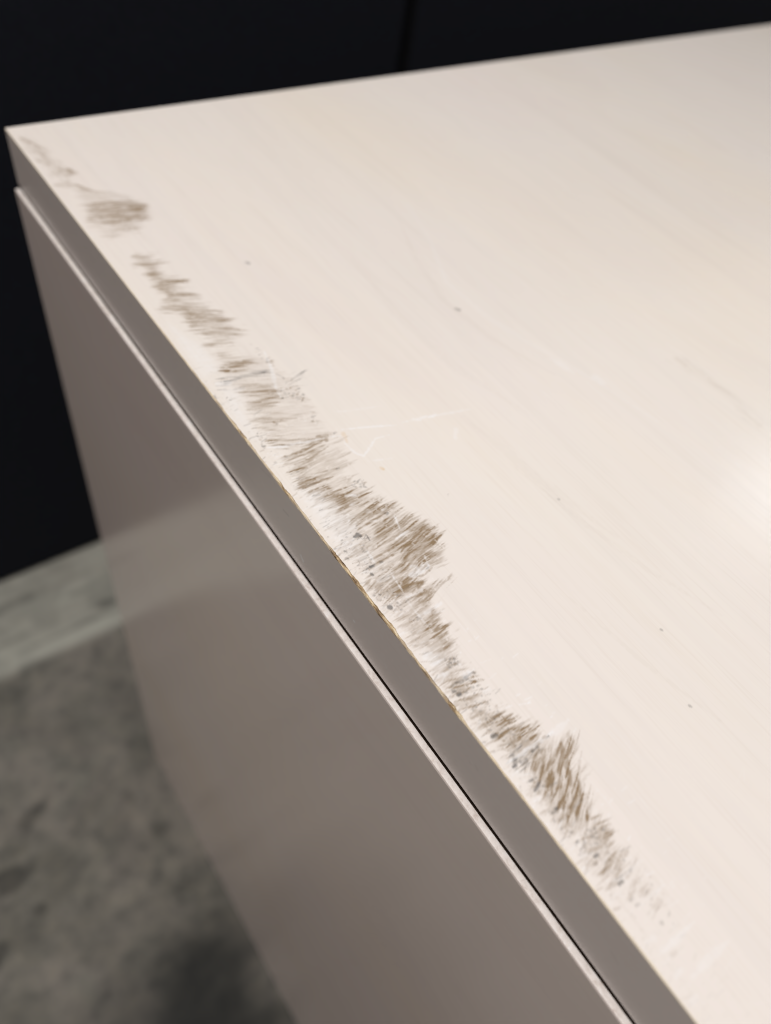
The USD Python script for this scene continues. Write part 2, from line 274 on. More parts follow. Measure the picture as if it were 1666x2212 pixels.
["d",[[5.5,295.8],[9.6,296.5],[8.7,297.7],[5.2,296.9]],18,0.7,0.5,"k"],
["f",[[8.9,298.8],[11.6,298.8],[14.0,297.7],[12.9,297.7],[10.7,298.3]],-9.5,0.5,"b",1.0],
["f",[[10.7,299.9],[13.2,301.1],[14.0,303.0],[10.8,302.7],[9.0,302.1]],0.0,0.62,"b",1.0],
["s",[[8.7,302.4],[11.1,302.3],[13.9,302.9]],1.0,0.7,"b",0.5],
["f",[[9.5,304.1],[11.9,305.0],[10.9,307.3],[9.4,308.4],[8.0,307.9],[8.9,305.8]],0.0,0.6,"b",1.0],
["s",[[8.0,299.4],[11.3,299.2]],0.7,0.6,"b",0.5],
["s",[[6.9,308.0],[9.7,308.1]],0.7,0.5,"b",0.5],
["f",[[4.5,293.0],[12.6,296.1],[11.2,301.3],[9.0,308.2],[6.4,308.0],[3.8,302.7],[3.3,298.7]],0.0,0.24,"b",1.0],
["f",[[3.6,297.0],[8.6,299.2],[7.7,302.4],[3.1,302.3]],0.0,0.15,"b",1.0],
["d",[[6.4,310.0],[8.9,310.7],[10.1,311.2],[8.8,314.0],[6.1,312.9]],40,0.7,0.5,"k"],
["f",[[6.4,310.0],[8.9,310.7],[10.1,311.2],[8.8,314.0],[6.1,312.9]],11.3,0.25,"b",1.0],
["f",[[3.5,316.7],[11.3,317.3],[10.1,320.8],[9.7,324.0],[8.5,326.6],[10.9,328.6],[9.2,331.7],[5.2,330.4],[3.9,327.5],[3.2,323.8],[2.8,319.7]],11.3,0.36,"b",1.3],
["d",[[3.5,316.7],[11.3,317.3],[10.1,320.8],[9.7,324.0],[10.9,328.6],[9.2,331.7],[5.2,330.4],[3.2,323.8],[2.8,319.7]],70,0.9,0.4,"k"],
["s",[[3.1,317.2],[6.1,317.3],[11.1,317.2]],0.5,0.48,"k",0.5],
["s",[[3.1,320.1],[3.9,320.2]],1.2,0.64,"k",0.5],
["s",[[2.4,318.7],[3.2,319.0]],0.8,0.56,"k",0.5],
["s",[[6.0,318.0],[8.2,317.9],[7.5,318.4]],0.5,0.4,"k",0.5],
["s",[[3.7,320.2],[8.3,320.2]],0.6,0.5,"b",0.5],
["f",[[6.0,327.9],[10.8,332.2],[12.5,335.9],[14.5,337.8],[12.0,339.7],[7.6,340.1],[5.0,339.1],[4.3,335.5],[3.3,331.4]],0.0,0.46,"b",1.3],
["f",[[10.8,337.0],[14.3,337.6],[12.1,339.5],[8.8,339.6]],-14.0,0.35,"b",1.0],
["d",[[6.0,327.9],[10.8,332.2],[12.5,335.9],[7.6,340.1],[4.3,339.8],[4.3,335.5],[3.3,331.4]],70,0.59,0.5,"k"],
["s",[[3.7,333.4],[4.5,333.4]],1.04,0.72,"k",0.1],
["f",[[4.1,338.5],[8.7,338.9],[6.3,341.1],[3.7,340.1]],-8.1,0.3,"k",1.3],
["s",[[17.8,343.7],[16.0,346.7],[13.4,350.0]],1.6,0.62,"b",0.5],
["s",[[17.3,343.8],[13.5,345.7],[11.3,346.2],[6.7,347.2]],1.04,0.6,"b",0.5],
["s",[[20.9,345.1],[16.7,347.1]],1.28,0.55,"b",0.5],
["s",[[17.1,345.5],[11.6,348.8]],1.04,0.6,"b",0.5],
["s",[[14.3,350.2],[12.3,352.6]],1.12,0.7,"b",0.5],
["s",[[14.8,352.3],[13.9,353.9],[12.0,356.5]],1.12,0.6,"b",0.5],
["s",[[14.1,353.4],[7.4,357.8]],0.8,0.5,"b",0.5],
["s",[[12.8,356.1],[9.1,358.3]],0.88,0.55,"b",0.5],
["s",[[11.0,348.4],[6.5,351.5]],0.64,0.4,"b",0.5],
["s",[[11.9,349.6],[7.9,353.0]],0.64,0.45,"b",0.5],
["s",[[9.9,354.3],[6.2,357.6]],0.72,0.4,"b",0.5],
["s",[[20.5,348.3],[15.5,351.9]],0.48,0.4,"b",0.5],
["s",[[9.8,342.8],[7.3,344.2]],0.8,0.5,"b",0.5],
["s",[[13.0,342.9],[7.7,346.9]],0.64,0.4,"b",0.5],
["s",[[8.6,357.7],[6.9,360.9]],0.56,0.4,"b",0.5],
["s",[[9.6,356.4],[6.6,357.9]],0.64,0.45,"b",0.5],
["s",[[3.5,348.9],[5.3,348.3],[6.6,348.0]],0.96,0.68,"k",0.2],
["s",[[3.5,355.0],[5.8,354.8]],0.64,0.56,"k",0.5],
["s",[[4.8,354.7],[5.2,354.8]],0.8,0.64,"k",0.5],
["s",[[4.1,346.5],[4.9,346.6]],0.64,0.48,"k",0.5],
["s",[[21.8,342.7],[19.9,343.5]],0.64,0.35,"b",0.5],
["s",[[13.2,346.1],[9.7,346.7]],0.8,0.45,"b",0.5],
["s",[[11.4,351.7],[6.1,354.1]],0.56,0.35,"b",0.5],
["f",[[6.0,347.6],[17.1,343.6],[21.4,345.0],[14.3,349.9],[15.0,354.0],[11.9,357.3],[8.1,360.3],[6.0,357.5],[6.6,352.1]],-31.0,0.5,"b",1.3],
["f",[[9.6,341.4],[12.7,342.7],[9.1,346.6],[6.9,345.1],[5.5,342.4]],-26.6,0.3,"b",1.3],
["f",[[4.7,346.7],[7.9,350.0],[6.6,355.0],[5.4,359.9],[1.9,356.2],[3.2,351.3]],-7.1,0.2,"b",1.4],
["d",[[5.2,344.7],[7.9,350.0],[5.3,362.0],[2.1,359.7],[4.0,347.5]],50,0.65,0.4,"k"],
["f",[[3.4,362.2],[8.2,362.0],[12.4,364.2],[10.1,365.7],[5.7,365.1],[2.8,363.4]],9.5,0.36,"b",1.4],
["d",[[3.4,362.2],[8.2,362.0],[12.4,364.2],[9.7,366.1],[5.4,365.4],[2.7,363.6]],35,0.65,0.5,"k"],
["f",[[4.4,365.3],[9.1,365.9],[9.0,366.7],[5.5,367.1]],9.5,0.3,"b",1.0],
["s",[[2.5,340.2],[8.9,340.6],[17.7,340.6]],1.28,0.64,"w",0.3],
["s",[[15.3,340.9],[19.4,340.9],[23.5,340.6]],1.6,0.32,"w",0.3],
["s",[[2.9,341.7],[8.0,341.6],[12.8,341.2],[16.1,340.8]],0.56,0.68,"k",0.9],
["s",[[2.5,340.2],[6.3,341.1]],0.48,0.56,"k",0.5],
["s",[[5.6,341.9],[7.1,342.2]],0.8,0.56,"k",0.5],
["s",[[2.9,341.8],[3.8,341.8]],1.04,0.68,"k",0.2],
["s",[[14.5,340.5],[16.1,340.8]],0.72,0.7,"b",0.5],
["s",[[5.2,367.4],[6.3,367.6]],0.56,0.72,"k",0.1],
["s",[[5.9,374.7],[6.9,374.7]],0.51,0.64,"k",0.1],
["s",[[3.7,368.5],[4.5,368.7]],0.41,0.4,"k",0.5],
["s",[[5.4,378.3],[6.3,378.4]],0.51,0.36,"k",0.5],
["s",[[5.9,379.8],[7.0,380.0]],0.51,0.36,"k",0.5],
["s",[[0.6,377.6],[1.9,377.9]],0.51,0.35,"b",0.5],
["s",[[7.7,385.3],[8.3,385.4]],0.51,0.28,"k",0.5],
["f",[[3.4,368.1],[9.9,368.6],[9.5,372.1],[6.7,373.9],[3.4,372.5]],0.0,0.22,"b",1.4],
["d",[[3.4,368.1],[9.9,368.6],[9.5,372.1],[6.7,373.9],[3.4,372.5]],22,0.59,0.4,"k"],
["s",[[4.9,390.8],[6.3,390.8]],0.85,0.2,"b",0.5],
["s",[[3.8,374.0],[8.8,374.0],[13.9,374.0]],0.68,0.36,"w",0.2],
["s",[[7.1,380.4],[10.4,380.3],[14.8,380.7]],0.61,0.24,"w",0.2],
["s",[[2.6,389.2],[8.1,389.4],[14.6,389.5]],1.36,0.3,"w",0.2],
["s",[[5.4,396.0],[11.5,396.1],[18.1,396.5]],1.7,0.21,"w",0.2],
["s",[[2.8,393.8],[4.7,393.9]],1.36,0.21,"w",0.2],
["s",[[1.8,398.9],[3.5,399.0]],1.36,0.18,"w",0.2],
["s",[[2.4,386.0],[4.2,386.3]],1.36,0.18,"w",0.2],
["d",[[21.4,200.7],[27.9,204.0],[26.6,210.8],[19.7,205.9]],40,0.8,0.6,"k"],
["d",[[25.5,185.1],[27.4,185.5],[25.9,190.6],[23.7,189.5]],9,1.0,0.5,"k"],
["s",[[24.3,194.0],[25.4,196.9]],0.8,0.4,"k",0.5],
["d",[[25.3,197.1],[30.3,200.1],[27.9,204.0],[24.0,201.0]],18,0.7,0.35,"k"],
["d",[[25.5,213.1],[26.4,216.0],[24.3,221.1],[22.7,220.3]],18,0.7,0.5,"k"],
["f",[[27.1,200.0],[33.0,198.0],[33.1,198.6],[28.8,200.8]],-14.0,0.35,"k",1.0],
["d",[[1.4,196.7],[4.4,197.2],[6.8,198.9],[3.4,199.1]],12,0.7,0.5,"k"],
["d",[[4.4,215.0],[5.2,218.1],[2.9,224.4],[2.8,221.3]],14,0.6,0.5,"k"],
["s",[[3.1,221.9],[3.6,222.1]],0.9,0.48,"k",0.5],
["s",[[2.8,229.5],[3.2,229.6]],0.7,0.48,"k",0.5],
["s",[[18.6,240.8],[19.3,240.9]],0.9,0.48,"k",0.5],
["s",[[26.4,227.5],[27.0,227.4]],0.8,0.4,"k",0.5],
["s",[[0.8,194.0],[-0.9,197.4]],1.2,0.4,"k",0.5],
["d",[[23.9,175.7],[25.7,180.4],[25.9,191.2],[23.7,190.1]],16,0.9,0.3,"k"],
["s",[[47.4,132.1],[47.8,132.9]],1.4,0.32,"k",0.5],
["s",[[107.7,192.1],[108.0,192.9]],1.8,0.48,"k",0.5],
["s",[[31.1,246.9],[31.5,247.8]],0.8,0.5,"o",0.5],
["s",[[47.5,132.4],[47.9,133.3]],1.2,0.32,"k",0.5],
["s",[[74.0,284.9],[74.1,285.4]],0.6,0.4,"k",0.5],
["s",[[54.8,355.6],[55.0,356.1]],0.7,0.4,"k",0.5],
["s",[[66.3,335.6],[66.4,335.9]],0.6,0.4,"k",0.5],
["s",[[29.0,228.9],[28.9,230.4]],1.2,0.3,"o",0.4],
["s",[[28.2,231.5],[27.9,232.7]],0.8,0.25,"o",0.1],
["s",[[3.8,222.9],[8.5,224.8],[15.1,226.0]],1.2,0.6,"w",0.3],
["s",[[13.7,226.1],[22.5,227.8]],0.7,0.64,"w",0.3],
["s",[[23.4,227.8],[27.9,229.5]],0.7,0.48,"w",0.3],
["s",[[26.7,181.9],[24.1,191.3],[20.4,201.2],[19.8,204.9]],1.4,0.44,"w",0.4],
["s",[[4.4,190.3],[8.0,191.6]],2.0,0.4,"w",0.3],
["s",[[29.6,227.2],[38.3,230.3],[47.0,233.8]],0.9,0.6,"w",0.3],
["s",[[50.0,233.7],[59.3,235.8],[65.6,237.0]],1.5,0.56,"w",0.8],
["s",[[59.3,235.8],[75.7,239.6]],1.0,0.32,"w",0.5],
["s",[[27.0,232.2],[27.4,237.8],[29.3,240.2],[33.9,237.7],[37.1,235.7],[42.0,236.4]],0.8,0.48,"w",0.4],
["s",[[29.0,242.7],[36.9,245.5]],0.7,0.32,"w",0.4],
["s",[[64.0,244.9],[61.0,248.1]],1.5,0.28,"w",0.3],
["s",[[31.6,218.7],[34.9,220.4],[47.9,224.0]],0.8,0.28,"w",0.6],
["s",[[10.4,281.0],[9.9,285.7],[9.4,289.9]],0.35,0.76,"w",0.1],
["s",[[23.6,264.4],[22.0,269.7]],0.7,0.72,"w",0.3],
["s",[[22.7,280.5],[21.7,283.6]],0.7,0.64,"w",0.4],
["s",[[8.9,270.5],[8.7,273.4],[8.3,276.2]],1.0,0.48,"w",0.5],
["s",[[4.3,281.8],[7.9,281.3],[11.1,281.1]],1.6,0.4,"w",0.5],
["s",[[18.8,272.1],[23.6,271.6]],1.0,0.64,"w",0.7],
["s",[[15.2,284.6],[18.9,284.4],[20.5,284.4]],2.2,0.68,"w",0.6],
["s",[[22.1,275.8],[22.2,276.5]],0.5,0.72,"w",0.3],
["s",[[16.7,282.3],[17.4,282.5]],0.9,0.48,"w",0.3],
["s",[[16.1,259.3],[18.7,259.4]],1.0,0.56,"w",0.7],
["s",[[13.8,255.0],[17.2,254.9]],0.9,0.56,"w",0.7],
["s",[[15.1,251.4],[17.7,252.5]],1.2,0.64,"w",0.6],
["s",[[21.6,261.3],[23.1,261.5]],0.9,0.56,"w",0.6],
["s",[[16.1,263.2],[17.8,263.5]],0.7,0.48,"w",0.5],
["s",[[5.5,286.0],[8.2,285.8],[10.8,285.6]],1.2,0.4,"w",0.5],
["s",[[13.5,290.1],[14.6,290.1]],0.9,0.56,"w",0.5],
["s",[[8.9,290.3],[8.8,295.5],[9.0,303.4]],0.35,0.4,"w",0.5],
["s",[[8.4,296.4],[12.0,296.6],[14.9,296.6]],1.0,0.6,"w",0.4],
["s",[[15.0,296.4],[16.5,296.2]],1.2,0.4,"w",0.4],
["s",[[2.3,310.0],[5.8,310.1]],1.1,0.56,"w",0.4],
["s",[[2.0,307.1],[4.6,307.1]],1.0,0.4,"w",0.4],
["s",[[1.9,313.7],[4.8,313.8]],1.0,0.56,"w",0.4],
["s",[[6.5,316.8],[11.4,316.8]],1.3,0.56,"w",0.4],
["s",[[9.8,323.0],[11.5,323.1]],1.0,0.4,"w",0.4],
["s",[[9.6,312.4],[8.3,317.7]],0.35,0.2,"w",0.3],
["s",[[17.1,303.5],[17.2,307.3]],0.6,0.2,"w",0.3],
["f",[[3.5,240.0],[9.7,245.1],[10.4,254.5],[12.8,260.4],[8.2,267.3],[7.2,277.1],[3.0,269.5],[2.4,254.6]],0.0,0.35,"w",0.6],
["f",[[4.5,193.3],[9.7,195.9],[5.5,205.4],[3.8,213.8],[3.3,220.3],[1.2,216.0],[1.7,203.4]],18.4,0.3,"w",0.6],
["f",[[1.9,305.2],[7.1,307.8],[8.0,310.5],[4.4,311.8],[1.9,309.8]],11.3,0.35,"w",0.6],
["f",[[3.1,154.4],[8.7,170.7],[8.3,184.7],[2.0,184.7],[2.5,163.5]],18.4,0.3,"w",0.6],
["f",[[168.1,255.5],[174.6,256.2],[173.9,268.7],[174.9,283.9],[171.0,297.6],[167.1,298.3],[170.0,280.9],[170.0,264.7]],91.2,0.09,"b",0.7],
["s",[[171.5,270.5],[173.2,279.6],[173.1,283.0]],2.0,0.12,"b",0.4],
["s",[[170.1,255.5],[170.3,259.7]],2.2,0.12,"b",0.6],
["s",[[121.6,232.3],[124.2,242.4]],3,0.24,"w",0.4],
["s",[[129.9,248.0],[130.4,251.2]],3,0.24,"w",0.4]]""")
MARKS = [[[252.0, 19.7], [253.7, 21.1], 0.35, 0.95, 2], [[281.1, 17.2], [281.5, 17.2], 0.4, 0.8, 2], [[240.5, 9.4], [243.7, 9.0], 0.3, 0.25, 1]]

# ---------------------------------------------------------------- setting: concrete floor
def axis(*segs):
    out = [segs[0][0]]
    for a, b, h in segs:
        out += list(np.linspace(a, b, max(2, int(round((b - a) / h)) + 1))[1:])
    return np.array(out)


fx = axis((-4, -0.5, 0.25), (-0.5, 0.12, 0.0025), (0.12, 4, 0.25))
fy = axis((-4, -0.6, 0.25), (-0.6, 0.36, 0.0025), (0.36, 4, 0.25))
GX, GY = np.meshgrid(fx, fy)
P = np.stack([GX, GY, 0 * GX], -1)
q = np.stack([GX, GY, 0 * GX], -1)
wob = meshkit.fbm(q * 9, 4, 3) - 0.5
wob2 = meshkit.fbm(q * 45, 4, 5) - 0.5
streak = meshkit.fbm(q * (7, 70, 1), 4, 9)
edge = 0.190 + 0.28 * np.clip(GX + 0.12, -0.4, 0) + 0.012 * wob
pale = smooth(-0.008, 0.008, GY - edge) * (0.55 + 0.75 * (streak - 0.3)) * (1 - 0.30 * smooth(0.02, 0.06, GY - edge))
dark = np.zeros_like(GX)
for cx, cy, rx, ry, st in [(-0.138, 0.012, .020, .016, .75), (-0.150, 0.004, .012, .01, .6), (-0.184, -0.043, .020, .015, .75), (-0.169, -0.089, .008, .008, .6), (-0.035, -0.082, .010, .012, .5), (-0.217, -0.105, .022, .014, .7), (-0.048, -0.029, .010, .010, .35),
                           (0.038, 0.226, .018, .008, .7), (-0.085, 0.285, .04, .008, .55), (0.02, 0.262, .03, .007, .35), (-0.02, 0.212, .06, .004, .4), (-0.11, 0.232, .05, .004, .3), (-0.07, -0.05, .02, .012, .25), (-0.11, 0.10, .03, .02, .2),
                           (0.0, 0.10, .02, .06, .3), (-0.09, -0.14, .03, .02, .25), (-0.13, -0.16, .025, .02, .3)]:
    d = np.hypot((GX - cx) / rx, (GY - cy) / ry) + 1.6 * wob2 + 0.6 * wob
    dark = np.maximum(dark, 0.8 * st * smooth(1.25, 0.45, d))
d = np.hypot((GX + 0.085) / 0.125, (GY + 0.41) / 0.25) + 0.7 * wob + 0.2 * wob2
dark = np.maximum(dark, 0.97 * smooth(1.25, 0.35, d))  # shade of a person standing by the desk, painted into the floor colour
dark = np.maximum(dark, 0.16 * smooth(0.52, 0.62, meshkit.fbm(q * 24, 5, 31)))
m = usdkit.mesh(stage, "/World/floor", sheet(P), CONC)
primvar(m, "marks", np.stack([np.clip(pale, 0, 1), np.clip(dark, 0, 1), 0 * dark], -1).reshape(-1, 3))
tag(m.GetPrim(), "grey blotchy concrete floor with a paler strip along the black fabric screens", "floor", kind="structure")


# ---------------------------------------------------------------- black fabric partitions behind the desk
def partition(name, x0, x1, label):
    t = thing(name, label, "screen", ((x0 + x1) / 2, 0.345, 0), None)
    w = (x1 - x0) / 2
    xs, zs = np.linspace(-w + 0.004, w - 0.004, 80), np.linspace(0.006, 1.38, 90)
    A, B = np.meshgrid(xs, zs)
    puff = 0.006 * (1 - np.abs(A / w) ** 8) * (1 - np.abs((B - 0.69) / 0.69) ** 12)
    yy = -0.019 - puff + 0.0025 * (meshkit.fbm(np.stack([A * 5 + x0, B * 3, 0 * A], -1), 3, 2) - 0.5)
    usdkit.mesh(stage, t + "/fabric_face", sheet(np.stack([A, yy, B], -1)), CLOTH, smooth=True)
    usdkit.mesh(stage, t + "/fabric_face_001", sheet(np.stack([A, -yy, B], -1), flip=True), CLOTH, smooth=True)
    usdkit.mesh(stage, t + "/frame", bevelled(-w, w, -0.018, 0.018, 0.0, 1.40, 0.003), DARKTRIM)


seam = 0.494
partition("fabric_screen", seam - 1.50, seam - 0.005, "black fabric screen left of the dark seam, its foot showing beside the desk")
partition("fabric_screen_001", seam + 0.005, seam + 1.50, "black fabric screen right of the dark seam, seen only above the desk top")
usdkit.mesh(stage, "/World/fabric_screen_001/added_gap_filler", bevelled(-0.7525 - 0.0046, -0.7475 - 0.0005, -0.012, 0.012, 0.0, 1.39, 0.0005), DARKTRIM)  # black filler added in the gap to keep dome light out of the seam

# ---------------------------------------------------------------- the desk
desk = thing("desk", "pale wood-print desk with a dirty, scuffed and chipped left edge", "desk")
W, D, TH, GAP, PROUD = 1.50, 0.76, 0.0262, 0.0018, 0.0021

# wear of the top, painted stroke by stroke on a 0.3 mm grid: u = mm from the left edge, v = mm from the back corner
H = 0.3
UU, VV = np.meshgrid(np.arange(584) * H, np.arange(1500) * H)
lay = {c: np.zeros(UU.shape) for c in "bkwo"}
rng = np.random.default_rng(11)


def window(pts, pad):
    p = np.asarray(pts)
    (u0, v0), (u1, v1) = p.min(0) - pad, p.max(0) + pad
    return slice(max(0, int(v0 / H)), max(0, min(1500, int(v1 / H) + 2))), slice(max(0, int(u0 / H)), max(0, min(584, int(u1 / H) + 2)))


def add(c, s, a):
    lay[c][s] = 1 - (1 - lay[c][s]) * (1 - np.clip(a, 0, 0.97))


def inside(u, v, pts):
    hit = np.zeros(u.shape, bool)
    for (a, b), (c, d) in zip(pts, pts[1:] + pts[:1]):
        if b != d:
            hit ^= ((b > v) != (d > v)) & (u < (c - a) * (v - b) / (d - b) + a)
    return hit


for k, w in enumerate(WEAR):
    if w[0] == "f":
        _, pts, ang, st, ch, rough = w
        s = window(pts, 4.0)
        u, v = UU[s], VV[s]
        if not u.size:
            continue
        m_ = inside(u, v, pts)
        sd = (ndimage.distance_transform_edt(m_) - ndimage.distance_transform_edt(~m_)) * H
        a = math.radians(ang)
        warp = 1.2 * (meshkit.noise(np.stack([u / 7, v / 7, 0 * u + k], -1), 1) - 0.5)
        al, ac = u * math.cos(a) + v * math.sin(a), -u * math.sin(a) + v * math.cos(a) + warp
        n1 = meshkit.noise(np.stack([al / 9, ac / 0.7, 0 * u + k], -1), 2)
        n2 = meshkit.noise(np.stack([al / 4, ac / 0.33, 0 * u + k], -1), 3)
        n3 = meshkit.noise(np.stack([al / 1.1, ac / 0.7, 0 * u + k], -1), 4)
        n5 = meshkit.noise(np.stack([al / 2.6, ac / 0.30, 0 * u + k], -1), 9)
        n4 = meshkit.fbm(np.stack([u / 3.5, v / 3.5, 0 * u + k], -1), 3, 5)
        if ch == "w":
            A = st * smooth(-3, 3, sd) * (0.35 + 0.5 * n1 + 0.4 * n3)
        else:
            body = smooth(-1.3, 1.9, sd + 5.0 * (n1 - 0.5) + 3.0 * (n2 - 0.5) + 1.1 * (n3 - 0.5))
            tone = 0.42 + 0.66 * n1 + 0.85 * (n2 - 0.5) * rough + 0.7 * (n4 - 0.5)
            nib = 1 - 0.75 * smooth(0.70, 0.80, n3) * smooth(0.45, 0.65, n4)
            A = st * 1.2 * body * np.clip(tone, 0.04, 1.35) * nib * (0.62 + 0.62 * smooth(0.25, 0.72, n5))
            if rough > 1.2:
                A *= 0.35 + 1.2 * smooth(0.40, 0.68, 0.6 * n2 + 0.4 * n3)
        add(ch, s, A)
    elif w[0] == "s":
        _, pts, wd, st, ch, tex = w
        s = window(pts, wd + 1.5)
        u, v = UU[s], VV[s]
        if not u.size:
            continue
        best = np.full(u.shape, 1e9)
        for (a, b), (c, d) in zip(pts[:-1], pts[1:]):
            L2 = (c - a) ** 2 + (d - b) ** 2 + 1e-9
            t = np.clip(((u - a) * (c - a) + (v - b) * (d - b)) / L2, 0, 1)
            best = np.minimum(best, np.hypot(u - a - t * (c - a), v - b - t * (d - b)))
        n1 = meshkit.noise(np.stack([u / 0.9, v / 0.9, 0 * u + k], -1), 6)
        n2 = meshkit.noise(np.stack([u / 2.6, v / 2.6, 0 * u + k], -1), 7)
        ends = np.minimum(np.hypot(u - pts[0][0], v - pts[0][1]), np.hypot(u - pts[-1][0], v - pts[-1][1])) / (0.45 * math.dist(pts[0], pts[-1]) + 1e-6)
        taper = 0.35 + 0.65 * smooth(0, 1, ends) if len(pts) > 1 and math.dist(pts[0], pts[-1]) > 3 * wd else 1.0
        half = wd / 2 * (0.65 + 0.7 * n2) * taper
        soft = 0.22 if ch != "w" else 0.3
        A = st * smooth(soft, -soft, best - half + 0.35 * (n1 - 0.5)) * (1 - tex * smooth(0.35, 0.75, 0.5 * n1 + 0.5 * n2))
        add(ch, s, A * (1.0 if ch != "w" else 0.9))
    else:
        _, pts, n, size, st, ch = w
        (u0, v0), (u1, v1) = np.min(pts, 0), np.max(pts, 0)
        done = 0
        while done < n:
            a, b = rng.uniform(u0, u1), rng.uniform(v0, v1)
            if not inside(np.array([a]), np.array([b]), pts)[0]:
                continue
            done += 1
            r_, e = size * rng.uniform(0.25, 0.75), rng.uniform(0.8, 2.4)
            s = window([(a, b)], 3)
            th = rng.normal(0, 0.3)
            du, dv = UU[s] - a, VV[s] - b
            dd = np.hypot((du * math.cos(th) + dv * math.sin(th)) / e, -du * math.sin(th) + dv * math.cos(th))
            A = st * rng.uniform(0.4, 1.2) * smooth(0.2, -0.2, dd - r_ / 2)
            add("b" if rng.random() < 0.45 else "k", s, A)
for _ in range(1500):                         # fine grit and short hairline marks all along the worn edge
    v = rng.uniform(150, 440); u = min(abs(rng.normal(3, 9)), 24)
    L, th, wd = min(rng.exponential(1.2) + 0.2, 3.5), rng.normal(0, 0.2), rng.uniform(0.12, 0.4)
    s = window([(u - L, v - 1), (u + L, v + 1)], 1)
    du, dv = UU[s] - u, VV[s] - v
    if not du.size:
        continue
    a, c = du * math.cos(th) + dv * math.sin(th), -du * math.sin(th) + dv * math.cos(th)
    near = np.exp(-max(0, v - 370) / 20) * np.exp(-max(0, 220 - v) / 30)
    add(["b", "k", "w", "w"][rng.integers(4)] if u < 13 else "w", s, rng.uniform(0.1, 0.45) * near * smooth(0.2, -0.2, np.abs(c) - wd / 2) * smooth(L / 2 + 0.3, L / 2 - 0.2, np.abs(a)))
for _ in range(110):                          # light hairline scratches across the whole top
    u, v = rng.uniform(5, 170), rng.uniform(100, 440)
    L, th = rng.exponential(6) + 2, rng.choice([rng.normal(1.57, 0.12), rng.uniform(0, 3.14)], p=[0.75, 0.25])
    c, d = u + L * math.cos(th), v + L * math.sin(th)
    s = window([(u, v), (c, d)], 1)
    du, dv = UU[s] - u, VV[s] - v
    if not du.size:
        continue
    a, e = du * math.cos(th) + dv * math.sin(th), -du * math.sin(th) + dv * math.cos(th)
    add("w", s, rng.uniform(0.04, 0.13) * smooth(0.28, 0.0, np.abs(e)) * smooth(0, L * 0.3, a) * smooth(L, L * 0.7, a))
lay["b"] *= 1 - 0.92 * lay["w"] * (meshkit.noise(np.stack([UU / 1.5, VV / 1.5, 0 * UU], -1), 8) > 0.12)

# profile of the chipped arris along v (metres along the edge)
cols = np.r_[np.arange(0, 268), np.arange(268, 584, 2)]
cu = np.r_[cols * H * 1e-3, np.geomspace(cols[-1] * H * 1e-3 + 0.001, W, 46)]
rows = np.arange(0, 1500)
cv = np.r_[rows * H * 1e-3, np.linspace(0.4505, D, 60)]
vm = cv * 1e3
N1 = lambda a, s: meshkit.fbm(np.stack([vm / a, 0 * vm, 0 * vm], -1), 4, s)
bump_ = lambda c, w: np.exp(-(((vm - c) / w) ** 2))
chip = np.clip(1.15 * bump_(276, 15) + 0.7 * bump_(240, 10) + 0.55 * bump_(214, 7) + 0.7 * bump_(294, 6) + 0.7 * bump_(322, 5) + 0.5 * bump_(308, 12) + 0.4 * bump_(200, 16) + 0.25 * bump_(345, 20) + 0.2 * bump_(160, 6), 0, 1)
chip = np.maximum(chip, 0.28 * smooth(140, 180, vm) * smooth(380, 345, vm))
chip = np.clip(chip * (0.55 + 0.9 * N1(4, 1)), 0, 1)
e_ = (0.30 + 0.35 * (N1(6, 2) - 0.3) + chip * (0.20 + 0.75 * (N1(1.6, 3) - 0.25))) * 1e-3
c_ = (0.35 + 0.25 * (N1(9, 4) - 0.3) + chip * (0.45 + 0.7 * (N1(2.5, 5) - 0.25))) * 1e-3
e_, c_ = np.clip(e_, 1e-4, None), np.clip(c_, 1e-4, None)

U, V = np.meshgrid(cu, cv)
E_ = e_[:, None]
x = np.where(U < 0.006, E_ + U * (0.006 - E_) / 0.006, U)
z = TOP - 0.00007 * np.exp(-((x - E_) / 0.0009))
z = z - 0.00005 * (meshkit.fbm(np.stack([x * 60, V * 40, 0 * x], -1), 2, 12) - 0.5)
P = np.stack([x, -V, z], -1)
top = usdkit.mesh(stage, desk + "/tabletop", sheet(P, flip=True), TOPMAT, smooth=True)
take = lambda L: np.pad(L[np.ix_(rows, cols)], ((0, len(cv) - 1500), (0, len(cu) - len(cols))))
primvar(top, "wear", np.stack([take(lay[c]) for c in "bkw"], -1).reshape(-1, 3))
primvar(top, "rust", take(lay["o"]).ravel())

# exposed board between the laminate of the top and the edge band
t = np.linspace(0, 1, 9)[None, :]
Z0 = 0.00007
px = e_[:, None] * (1 - t); pz = TOP - Z0 - (c_[:, None] - Z0) * t
rough_ = (meshkit.fbm(np.stack([vm[:, None] / 1.3 + 0 * t, t * 3 + 0 * vm[:, None], 0 * px], -1), 3, 21) - 0.5) * np.sin(np.pi * t) * (0.00010 + 0.00055 * chip[:, None])
crack = -0.00022 * chip[:, None] * np.exp(-(((t - 0.25 - 0.35 * (N1(8, 22)[:, None] - 0.5)) / 0.10) ** 2))
off = rough_ + crack + 0.00012 * np.sin(np.pi * t)
P = np.stack([px - 0.7 * off, -np.repeat(cv[:, None], 9, 1), pz + 0.7 * off], -1)
mm_ = usdkit.mesh(stage, desk + "/tabletop/chipped_edge", sheet(P), CHIP, smooth=True)
primvar(mm_, "chip", np.clip(0.14 + 1.1 * np.repeat(chip[:, None], 9, 1), 0, 1).ravel())
tag(mm_.GetPrim(), "bare golden chipboard showing along the worn arris")

